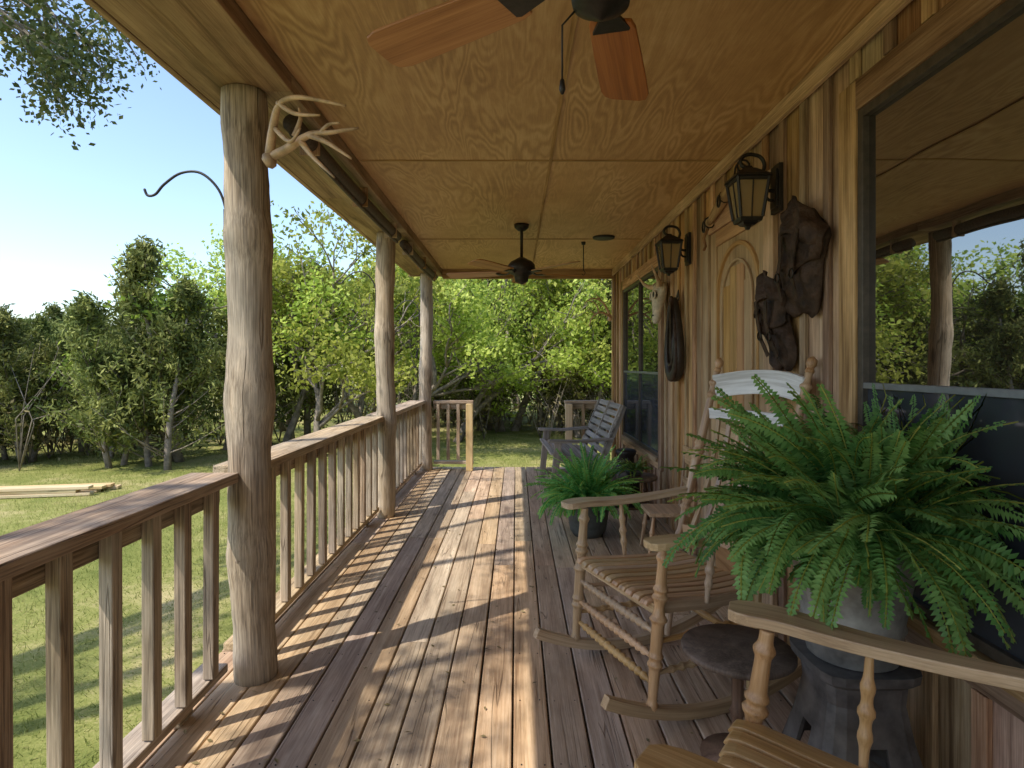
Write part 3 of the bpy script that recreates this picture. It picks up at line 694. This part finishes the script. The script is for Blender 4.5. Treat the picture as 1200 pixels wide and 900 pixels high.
fern('small_potted_plant',1.05,5.33,.49,.22,40,([(.437,.05),(.44,.06),(.48,.085),(.495,.09)],M_pot),None,9)
mb=MB(); c=V((1.13,4.55,0))
for sx in(-1,1):
    for sy in(-1,1): turned(mb,c+V((sx*.11,sy*.12,.30)),c+V((sx*.15,sy*.15,.003)),.016,[(.4,.04,.4)])
mb.box(c+V((0,0,.315)),(.30,.32,.028)); mb.sweep([c+V((.14,-.09,.32)),c+V((.18,-.09,.72))],.026,.02); mb.sweep([c+V((.14,.09,.32)),c+V((.18,.09,.72))],.026,.02); mb.box(c+V((.183,0,.73)),(.018,.27,.13)); mb.box(c+V((.165,0,.54)),(.016,.17,.05))
mb.obj('small_wooden_chair',M_honey,None,.005)
mb=MB()
for i in range(7): 
    a=ru(-.04,.04); mb.box((-7.2+ru(-.15,.15),8.4+ru(-.04,.04)+.17*(i%3),GZ+.03+.045*(i//3)),(2.2+ru(-.3,.3),.14,.04),Matrix.Rotation(.2+a,3,'Z'))
mb.obj('lumber_pile',M_new,None,.004)

# ------------------------------------------------------------ trees
def leaves(mb,cent,sig,nper,size,mat,base,flat=.7,elong=1.0,upb=0.0,cv=.24):
    C=np.repeat(np.array(cent),nper,0); n=len(C)
    P=C+np.clip(rng.normal(0,1,(n,3)),-1.9,1.9)*np.array([sig,sig,sig*flat])
    A=rng.normal(0,1,(n,3)); A[:,2]+=upb; A/=np.linalg.norm(A,axis=1)[:,None]
    B=np.cross(A,rng.normal(0,1,(n,3))); B/=np.linalg.norm(B,axis=1)[:,None]+1e-9
    s_=(size*rng.uniform(.6,1.3,n))[:,None]
    vs=np.stack([P-A*s_*elong,P+B*s_*.5,P+A*s_*elong,P-B*s_*.5],1).reshape(-1,3)
    cr=np.repeat(np.clip(rng.normal(base,cv,len(cent)),0,1),nper)
    rr=np.clip(cr+rng.normal(0,.13,n),0,1)
    mb.arr(vs,np.arange(n*4).reshape(-1,4),np.repeat(rr,4),mat)
def rdir(d,sp):
    q=d+V((random.gauss(0,1),random.gauss(0,1),random.gauss(0,.8)))*sp; return q.normalized()
def grow(mb,p,d,L,r,depth,maxd,tips,nch=3,sp=.5,up=.08,seg=6):
    pts=[p.copy()];dd=d.copy();q=p.copy()
    for i in range(4):
        dd=(dd+V((random.gauss(0,.16),random.gauss(0,.16),random.gauss(0,.1)+up))).normalized(); q=q+dd*L/4; pts.append(q.copy())
    mb.tube(pts,[r*(1-.12*i) for i in range(5)],seg,0)
    if depth>=maxd:
        tips+= [tuple(pts[2]),tuple(pts[4])]; return
    for k in range(nch):
        i=random.choice([2,3,4]) if k else 4
        grow(mb,pts[i],rdir(dd,sp),L*ru(.62,.85),r*(.55 if k else .62),depth+1,maxd,tips,nch,sp,up,max(4,seg-1))
def oak(seed,npr=34,sz=.06):
    random.seed(seed); mb=MB(); tips=[]
    for s_ in range(2):
        grow(mb,V((s_*.25,0,-.1)),V((ru(-.3,.3),ru(-.3,.3),1)).normalized(),ru(1.6,2.0),.10,0,4,tips,3,.55,.04,7)
    tips=[q for q in tips if random.random()<.85]
    leaves(mb,tips,.18,npr,sz,1,.5,.65,.9)
    return mb.mesh('oak_tree_mesh',[M_bark,M_oakl])
def juniper(seed,npr=27,sz=.040):
    random.seed(seed); mb=MB(); cs=[];H=4.0
    for st_ in range(2):
        p=V((ru(-.35,.35),ru(-.35,.35),-.1)); d=V((ru(-.2,.2),ru(-.2,.2),1)).normalized(); pts=[p]; Hs=H*(1 if st_==0 else ru(.6,.85))
        for i in range(8): d=(d+V((ru(-.12,.12),ru(-.12,.12),.12))).normalized(); pts.append(pts[-1]+d*Hs/8)
        mb.tube(pts,[.08*(1-i/9) for i in range(9)],6,0)
        for k in range(54):
            u=ru(.08,1); i=min(7,int(u*8)); b=pts[i].lerp(pts[i+1],u*8-i); an_=ru(0,6.28); Lb=(1.5*(1-u)**.75+.13)*ru(.45,1.2)
            dd=V((math.cos(an_),math.sin(an_),ru(.15,.9))).normalized(); bp=[b]
            for j in range(4): dd=(dd+V((ru(-.1,.1),ru(-.1,.1),.14))).normalized(); bp.append(bp[-1]+dd*Lb/4)
            mb.tube(bp,[.016*(1-j/5) for j in range(5)],4,0)
            cs+=[tuple(x) for x in bp[(2 if u<.4 else 1):]]
    leaves(mb,cs,.08,npr,sz,1,.45,1.3,1.7,.8,.28)
    return mb.mesh('juniper_tree_mesh',[M_bark,M_jun])
oaks=[oak(s_) for s_ in(1,2,3)]; juns=[juniper(s_) for s_ in(4,5,6)]
oakf=[oak(8,12,.11)]; junf=[juniper(9,9,.08)]
random.seed(21)
def place(me,name,x,y,sc,parent=None):
    o=bpy.data.objects.new(name,me); col.objects.link(o); o.location=(x,y,GZ); o.rotation_euler=(0,0,ru(0,6.28)); o.scale=(sc*ru(.9,1.2),sc*ru(.9,1.2),sc)
    if parent: o.parent=parent
    return o
def X(px,Y): return (px-605)*Y/700
for px,Y,H in [(5,12,2.9),(48,11.5,2.8),(85,13,3.0),(118,12,2.9),(150,11,3.1),(188,10.8,3.4),(222,11.8,4.1),(255,13,4.6),(-45,11.5,3.0),(-100,10.5,3.1),(-150,10.5,3.3),(-210,9.8,3.1),(-270,9.5,3.1),(-420,8,3.4),(-340,9,3.4),(25,15,3.4),(100,15.5,3.5),(180,15,4.0),(65,14,3.3),(145,13.5,3.5),(-10,14,3.1),(360,15.5,4.4),(520,18,4.4),(650,19,5),(700,15.5,4.2),(570,17.5,4.2)]:
    place(random.choice(juns),'juniper_tree',X(px,Y),Y,H/4.0)
for px,Y,H in [(318,13.5,5.6),(358,12,5.3),(418,13.2,6.0),(472,12.8,5.6),(535,14.8,6.5),(602,17,6.8),(668,15.5,6.6),(740,16,7),(840,16,7),(960,17,7),(335,17,6.4),(500,19,7),(570,20,7.4),(640,21,7.4),(440,18,6.8)]:
    place(random.choice(oaks),'oak_tree',X(px,Y),Y,H/6.0)
df=empty('distant_forest')
for i in range(64):
    a=math.radians(-100+ (200)*i/63); R=ru(20,28) 
    x=math.sin(a)*R-2; y=math.cos(a)*R
    px=605+700*x/max(y,.1)
    left=(y<2 or px<290) and x<0
    me=random.choice(junf+([] if left else oakf*2)); H=(ru(2.8,3.4)*R/22 if left else ru(5,7.5))
    place(me,'forest_tree_part',x,y,H/(4.0 if me in junf else 6.0),df)
# undergrowth
ub=MB(); cs=[]
for i in range(300):
    a=math.radians(ru(-100,75)); R=ru(14.5,21)*(1 if a>-.5 else .86)
    x=math.sin(a)*R-1.5; y=math.cos(a)*R
    for k in range(2): cs.append((x+ru(-.5,.5),y+ru(-.5,.5),GZ+ru(.1,.9)))
    for k in range(5):
        ub.tube([(x,y,GZ),(x+ru(-.3,.3),y+ru(-.3,.3),GZ+ru(.6,1)),(x+ru(-.9,.9),y+ru(-.9,.9),GZ+ru(1.1,2.4))],[.014,.01,.004],4,0)
leaves(ub,cs,.26,22,.05,1,.5,.7,1.2); ub.obj('undergrowth',[M_bark,M_scrub])

# overhanging live oak
random.seed(5); ov=MB(); tips=[]
tb=V((-6.6,.6,GZ-.1)); ov.tube([tb,tb+V((.1,0,1.2)),tb+V((.3,.1,2.4)),tb+V((.5,.1,3.4))],[.3,.24,.22,.2],14,0,bump=.06)
top=tb+V((.5,.1,3.4))
for tgt,r,nn in [((-4.9,4.3,4.6),.1,3),((-4.4,5.4,5.3),.09,3),((-4.3,.2,6.2),.09,3),((-4.1,1.8,6.4),.09,3),((-3.9,3.0,6.3),.07,3),((-4.2,-1.0,6.0),.07,3),((-5.2,-1.2,6.5),.1,3),((-6.5,2.2,7),.1,3),((-8,-.5,6.5),.1,3)]:
    tgt=V(tgt); mid=top.lerp(tgt,.5)+V((0,0,.35)); ov.tube(smooth_pts([top-V((0,0,.1)),mid,tgt],5),[r*(1-.05*i) for i in range(11)],8,0)
    d=(tgt-mid).normalized()
    for k in range(4): grow(ov,tgt,rdir(d+V((0,0,-.15)),.5),.8,.03,0,2,tips,3,.5,-.03,5)
for a_ in [(-4.9,4.3,4.6),(-4.7,4.6,4.7),(-4.4,5.4,5.2)]:
    for k in range(3): grow(ov,V(a_),rdir(V((.55,.15,-.45)),.3),.65,.02,0,2,tips,3,.45,-.06,5)
leaves(ov,tips,.12,22,.037,1,.45,.8,.8); ov.obj('live_oak_tree',[M_bark,M_live])

# ------------------------------------------------------------ light
EL=math.radians(54.7); sd=V((-.82*math.cos(EL),-.573*math.cos(EL),math.sin(EL)))
W=bpy.data.worlds.new('World'); S.world=W; W.use_nodes=True; nt=W.node_tree
sky=nt.nodes.new('ShaderNodeTexSky'); sky.sky_type='NISHITA'; sky.sun_disc=False; sky.sun_elevation=EL; sky.sun_rotation=math.radians(235); sky.air_density=1.0; sky.dust_density=1.0; sky.ozone_density=1.2
bg=nt.nodes['Background']; bg.inputs[1].default_value=.31; nt.links.new(sky.outputs[0],bg.inputs[0])
L=bpy.data.lights.new('sun','SUN'); L.energy=5.0; L.angle=math.radians(.5); L.color=(1,.92,.79)
lo=bpy.data.objects.new('sun',L); col.objects.link(lo); lo.rotation_euler=sd.to_track_quat('Z','Y').to_euler()
# camera
cd=bpy.data.cameras.new('camera'); cd.sensor_width=36; cd.lens=21; cd.shift_x=-5/1200; cd.shift_y=-22/1200; cd.clip_end=1000; cd.clip_start=.05
co=bpy.data.objects.new('camera',cd); col.objects.link(co); co.location=(0,0,1.42); co.rotation_euler=(math.pi/2,0,0); S.camera=co
S.view_settings.view_transform='Standard'; S.view_settings.look='None'; S.view_settings.exposure=0; S.view_settings.gamma=1
